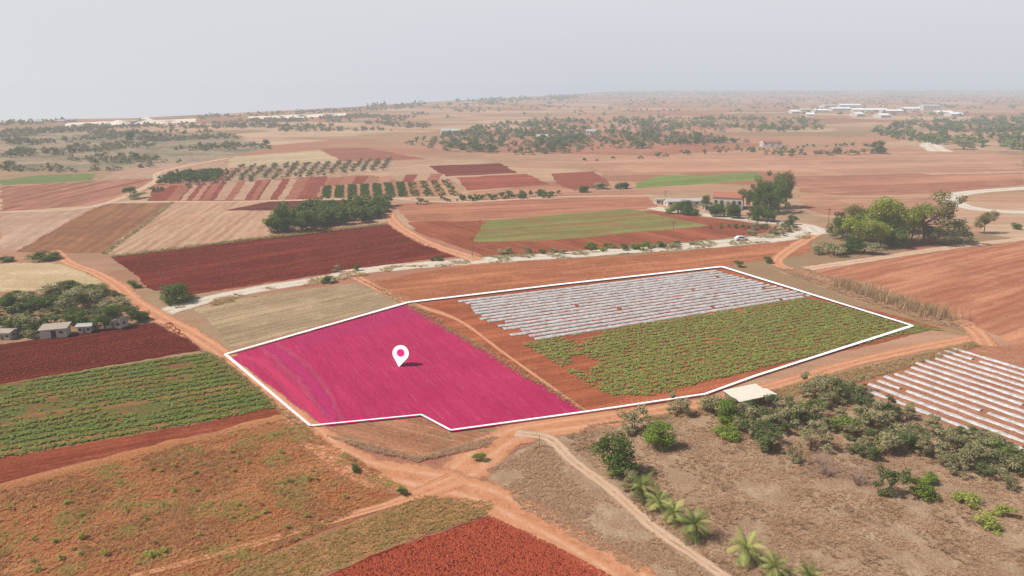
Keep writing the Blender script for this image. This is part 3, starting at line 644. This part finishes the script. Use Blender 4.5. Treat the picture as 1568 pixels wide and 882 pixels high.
def building(name,u,v,w,d,h,rh,rot,roof,nwin=4):
    e=empty(name,u,v,rot)
    part(e,'walls',[(-w/2,w/2,-d/2,d/2,-.2,h)],wall)
    part(e,'gable_ends',[([(-w/2,-d/2,h),(-w/2,d/2,h),(-w/2,0,h+rh),(w/2,-d/2,h),(w/2,d/2,h),(w/2,0,h+rh)],[(0,2,1),(3,4,5)])],wall)
    part(e,'roof',[gable(w,d,h+.01,rh)],roof)
    ww=min(.6,w/nwin*.3);wb=[]
    for i in range(nwin):
        x=-w/2+w*(i+.5)/nwin
        if i==nwin//2: continue
        wb+=[(x-ww,x+ww,-d/2-.05,-d/2+.1,h*.4,h*.75)]
    wb+=[(-w/2-.05,-w/2+.1,-ww,ww,h*.4,h*.75),(w/2-.1,w/2+.05,-ww,ww,h*.4,h*.75)]
    part(e,'windows',wb,dark); x=-w/2+w*(nwin//2+.5)/nwin
    part(e,'door',[(x-ww,x+ww,-d/2-.06,-d/2+.1,-.1,h*.7)],wood);return e
building('farm_house',1115,318,12,9,4.8,1.6,-20,red,5)
building('farm_greenhouse',1048,314,17,6,2.0,.8,8,grey,6)
building('farm_shed',1014,312,6,4,2.0,.5,0,old,3)
building('farm_shed',1088,322,6,4,2.2,.6,0,old,3)
building('distant_house',1180,224,16,9,4,1.5,0,red,3);building('distant_house',690,206,20,10,4,2,10,grey,4)
for u,v,w,h in [(1232,171,18,4),(1255,172,24,4),(1285,170,38,5),(1330,172,60,5),(1365,173,36,4),(1300,165,46,6),(1392,170,34,5),(1422,169,34,9),(1442,175,30,4),(1268,165,30,5),(1215,174,14,4),(1460,178,20,4),(1350,180,16,4),(1312,178,14,4),(1240,178,12,3.5)]:
    building('industrial_shed',u,v,w,22,h,2.5,random.uniform(-15,15),white if random.random()<.7 else grey,5)
for u,v in [(60,190),(95,189),(110,187),(455,172),(830,214),(905,206)]: building('distant_house',u,v,10,7,3.5,1.5,random.uniform(-30,30),grey,3)
def slab(w0,w1,y0,y1,za,zb,t=.08):
    return ([(w0,y0,za),(w1,y0,za+.1),(w1,y1,zb+.1),(w0,y1,zb),(w0,y0,za+t),(w1,y0,za+.1+t),(w1,y1,zb+.1+t),(w0,y1,zb+t)],[(0,3,2,1),(4,5,6,7),(0,1,5,4),(1,2,6,5),(2,3,7,6),(3,0,4,7)])
e=empty('field_shed',1143,620,22)
part(e,'roof',[slab(-3.2,-.1,-2.1,2.1,1.8,2.15),slab(-.06,3.2,-2.2,2.0,1.95,2.3)],cream)
part(e,'posts',[(x-.07,x+.07,y-.07,y+.07,-.1,1.9) for x in(-2.9,0,2.9) for y in(-1.9,1.9)],wood)
part(e,'back_wall',[(-2.8,2.8,1.95,2.03,-.1,1.9),(-2.98,-2.9,-.6,1.9,-.1,1.8)],wood)
part(e,'front_panel',[(-2.8,-.4,-1.98,-1.93,-.1,1.3)],grey)
part(e,'side_awning',[slab(3.25,5.0,-1.2,1.6,1.4,1.4,.06)],cream)
e=empty('rural_hut',86,514,15)
part(e,'walls',[(-2.4,2.4,-1.6,1.6,-.1,1.8)],wall);part(e,'roof',[slab(-2.7,2.7,-1.9,1.9,1.81,2.1)],old)
part(e,'door',[(-.4,.5,-1.66,-1.5,-.05,1.6)],dark);part(e,'window',[(1.1,1.8,-1.64,-1.5,.9,1.4)],dark)
building('rural_hut',180,500,3.4,2.6,1.7,.4,-10,old,3);building('rural_hut',10,518,3,2.4,1.5,.3,0,old,3);building('rural_hut',132,508,2.4,2,1.4,.3,12,grey,3)
# poles
def pole(u,v,hpx,arm=True):
    h=hpx/ppm(v);r0=.13 if arm else .05;V,Fa=tube((0,0,-.2),(0,0,h),r0,r0*.7,8);V=list(map(tuple,V));Fa=[tuple(map(int,f)) for f in Fa]
    for b in ([(-.9,.9,-.06,.06,h-.7,h-.55),(-.8,-.72,-.04,.04,h-.55,h-.35),(.72,.8,-.04,.04,h-.55,h-.35),(-.05,.05,-.05,.05,h,h+.2)] if arm else [(-.06,.06,-.06,.06,h,h+.08)]):
        v_,f=box(*b);o=len(V);V+=v_;Fa+=[tuple(i+o for i in q) for q in f]
    ob=mkobj('utility_pole' if arm else 'gate_post',V,Fa,[wood]);x,y=G(u,v);ob.location=(x,y,0);ob.rotation_euler=(0,0,.5)
for u,v,h in [(723,393,34),(249,446,34),(1030,362,26),(1267,350,34),(735,352,18),(1018,312,22)]: pole(u,v,h)
pole(826,686,22,False)
# car
e=empty('parked_car',1135,368,8);cw=flat('car_paint',(235,235,235),.3,.02,k=.8,spec=.5);tyre=flat('tyre_rubber',(40,40,40))
prof=[(-2.1,.35),(2.1,.35),(2.15,.75),(1.2,.95),(.6,1.45),(-1.2,1.5),(-1.9,1.0),(-2.15,.9)]
V=[(x,y,z) for y in(-.85,.85) for x,z in prof];n=8
part(e,'body',[(V,[tuple(range(n))]+[tuple(range(n,2*n))[::-1]]+[(i,i+n,(i+1)%n+n,(i+1)%n) for i in range(n)])],cw)
part(e,'windows',[(-1.2,.6,-.87,.87,1.02,1.35)],dark)
wv=[]
for x in(-1.35,1.35):
    for y in(-.8,.8):
        v_,f=tube((x,y-.1,.33),(x,y+.1,.33),.33,.33,12);f=[tuple(map(int,q)) for q in f]+[tuple(range(12))[::-1],tuple(range(12,24))];wv.append(([tuple(q) for q in v_],f))
part(e,'wheels',wv,tyre)
# map overlay graphics added as objects: parcel outline and location pin
lw=flat('overlay_white',(255,255,255),.8,.02,k=.9)
P_=[(345,545,.6),(625,465,1.0),(860,437,1.2),(1105,410,1.3),(1397,501,.85),(1160,577,.6),(1080,606,.5),(900,633,.5),(690,662,.42),(645,638,.35),(475,655,.36)]
for i in range(len(P_)):
    a_=P_[i];b_=P_[(i+1)%len(P_)]
    ribbon('overlay_outline',[a_[:2],((a_[0]+b_[0])/2,(a_[1]+b_[1])/2),b_[:2]],1,lw,2,widths=[a_[2],b_[2]],z=ZL+.3+.005*(i%2)+(.005 if i==10 else 0),wob=0,sm=False)
e=empty('overlay_pin',611,562,0)
R=1.62;zc=2.75;out=[(0,0)]
for i in range(33):
    t=math.radians(-28+236*i/32);out.append((R*math.cos(t),zc+R*math.sin(t)))
def plate(o,y0,y1):
    n=len(o);return [(x,y0,z) for x,z in o]+[(x,y1,z) for x,z in o],[tuple(range(n)),tuple(range(n,2*n))[::-1]]+[(i,(i+1)%n,(i+1)%n+n,i+n) for i in range(n)]
e.rotation_euler=(math.radians(-18),0,math.radians(-22));e.scale=(1.05,1,.92)
part(e,'pin_plate',[plate(out,-.05,.05)],flat('pin_white',(255,255,255),.5,.01,k=1.0))
part(e,'pin_dot',[plate([(.76*math.cos(t*.2618),zc+.1+.76*math.sin(t*.2618)) for t in range(24)],-.08,.08)],flat('pin_magenta',(225,30,115),n=.02,k=1))
# sand cliffs
sand=flat('sand',(240,224,202),n=.3,sc_=.05,k=.85)
def dune(px,h):
    g=smoothline([G(*p) for p in px],8);n=len(g);V=[];Fa=[]
    for i,p in enumerate(g):
        e_=min(1,min(i,n-1-i)/(n*.25));hh=h*(.3+1.1*abs(mnoise.noise(Vector((p.x/18,0,1)))))*e_+.1;t=p.normalized();q=26*mnoise.noise(Vector((p.x/15,3,1)))
        V+=[(*(p-t*(35+q)),0.1),(*(p-t*(10+q)),hh*.6),(*(p+t*q),hh),(*(p+t*60),hh*.5),(*(p+t*90),0)]
    for i in range(n-1):
        for k in range(4): Fa.append((i*5+k,i*5+k+1,i*5+k+6,i*5+k+5))
    mkobj('sand_cliff',V,Fa,[sand],smooth=True)
dune([(100,193),(150,191),(180,191),(215,189),(250,188),(300,185)],8)
dune([(380,182),(430,180),(470,179),(505,177),(530,176)],8)
# ---------- light
az=math.radians(-105);el=math.radians(50)
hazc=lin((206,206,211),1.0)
w=bpy.data.worlds.new('World');sc.world=w;w.use_nodes=True;nt=w.node_tree;nt.nodes.clear()
def N(ty,**k):
    nd=nt.nodes.new(ty)
    for a_,b_ in k.items(): setattr(nd,a_,b_)
    return nd
wo=N('ShaderNodeOutputWorld');bg=N('ShaderNodeBackground');bg2=N('ShaderNodeBackground');mx=N('ShaderNodeMixShader')
sky=N('ShaderNodeTexSky');sky.sky_type='NISHITA';sky.sun_disc=False;sky.sun_elevation=el;sky.sun_rotation=az;sky.dust_density=3;sky.air_density=1.2
nt.links.new(sky.outputs[0],bg.inputs[0]);bg.inputs[1].default_value=.08
tc=N('ShaderNodeTexCoord');sp_=N('ShaderNodeSeparateXYZ');nt.links.new(tc.outputs['Generated'],sp_.inputs[0])
def MR(src,a_,b_,c_=0,d_=1):
    m=N('ShaderNodeMapRange');nt.links.new(src,m.inputs[0]);m.inputs[1].default_value=a_;m.inputs[2].default_value=b_;m.inputs[3].default_value=c_;m.inputs[4].default_value=d_;return m.outputs[0]
def MX(f,a_,b_):
    m=N('ShaderNodeMix',data_type='RGBA');nt.links.new(f,m.inputs[0])
    for s_,x in((6,a_),(7,b_)):
        if hasattr(x,'is_linked'): nt.links.new(x,m.inputs[s_])
        else: m.inputs[s_].default_value=x
    return m.outputs[2]
hor=MX(MR(sp_.outputs[0],-.6,.1),lin((220,221,225),1),lin((205,208,216),1))
upc=lin((218,220,226),1)
hz=MX(MR(sp_.outputs[2],0.0,.11),hor,upc)
nt.links.new(hz,bg2.inputs[0]);bg2.inputs[1].default_value=1
nt.links.new(MR(sp_.outputs[2],.12,.4),mx.inputs[0]);nt.links.new(bg2.outputs[0],mx.inputs[1]);nt.links.new(bg.outputs[0],mx.inputs[2]);nt.links.new(mx.outputs[0],wo.inputs[0])
sl=bpy.data.lights.new('sun','SUN');sl.energy=4.6;sl.angle=math.radians(.5);sl.color=(1,.96,.905);so=bpy.data.objects.new('sun',sl);sc.collection.objects.link(so)
d=Vector((math.sin(az)*math.cos(el),math.cos(az)*math.cos(el),math.sin(el)));so.rotation_euler=d.to_track_quat('Z','Y').to_euler()
# painted aerial haze: every material fades to a glowing haze colour with distance
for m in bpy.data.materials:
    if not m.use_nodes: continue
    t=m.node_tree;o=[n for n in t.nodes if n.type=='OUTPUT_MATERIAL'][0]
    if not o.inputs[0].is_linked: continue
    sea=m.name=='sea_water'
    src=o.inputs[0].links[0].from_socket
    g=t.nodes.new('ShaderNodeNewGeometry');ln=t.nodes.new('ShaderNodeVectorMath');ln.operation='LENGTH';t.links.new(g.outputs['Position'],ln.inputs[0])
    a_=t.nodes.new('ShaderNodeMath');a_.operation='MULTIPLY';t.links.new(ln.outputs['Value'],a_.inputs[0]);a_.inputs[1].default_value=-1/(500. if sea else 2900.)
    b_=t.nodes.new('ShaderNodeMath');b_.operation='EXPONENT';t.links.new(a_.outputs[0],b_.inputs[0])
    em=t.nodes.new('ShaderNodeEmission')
    if sea:  # sea's painted haze glows in the sky's horizon colours
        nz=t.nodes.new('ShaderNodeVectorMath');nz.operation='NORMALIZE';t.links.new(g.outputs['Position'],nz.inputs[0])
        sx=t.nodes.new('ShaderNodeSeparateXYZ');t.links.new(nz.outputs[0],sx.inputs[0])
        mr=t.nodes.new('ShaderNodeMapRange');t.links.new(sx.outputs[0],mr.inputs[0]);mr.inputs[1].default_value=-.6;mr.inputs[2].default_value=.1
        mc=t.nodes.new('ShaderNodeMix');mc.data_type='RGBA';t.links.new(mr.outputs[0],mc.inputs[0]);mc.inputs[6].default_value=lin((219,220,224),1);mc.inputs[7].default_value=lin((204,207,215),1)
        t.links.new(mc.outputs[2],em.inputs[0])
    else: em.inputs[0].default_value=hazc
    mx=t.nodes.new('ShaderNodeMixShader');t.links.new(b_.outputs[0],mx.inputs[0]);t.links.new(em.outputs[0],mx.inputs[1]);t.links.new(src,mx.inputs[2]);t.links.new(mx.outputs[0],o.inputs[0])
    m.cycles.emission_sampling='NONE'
cam=bpy.data.cameras.new('camera');co=bpy.data.objects.new('camera',cam);sc.collection.objects.link(co);co.location=(0,0,H);co.rotation_euler=(math.pi/2-TH,0,0)
cam.sensor_width=36;cam.lens=36*F/1568;cam.clip_start=.5;cam.clip_end=90000;sc.camera=co
sc.view_settings.view_transform='Standard';sc.view_settings.look='None';sc.view_settings.exposure=0
print('levels',MAXL)
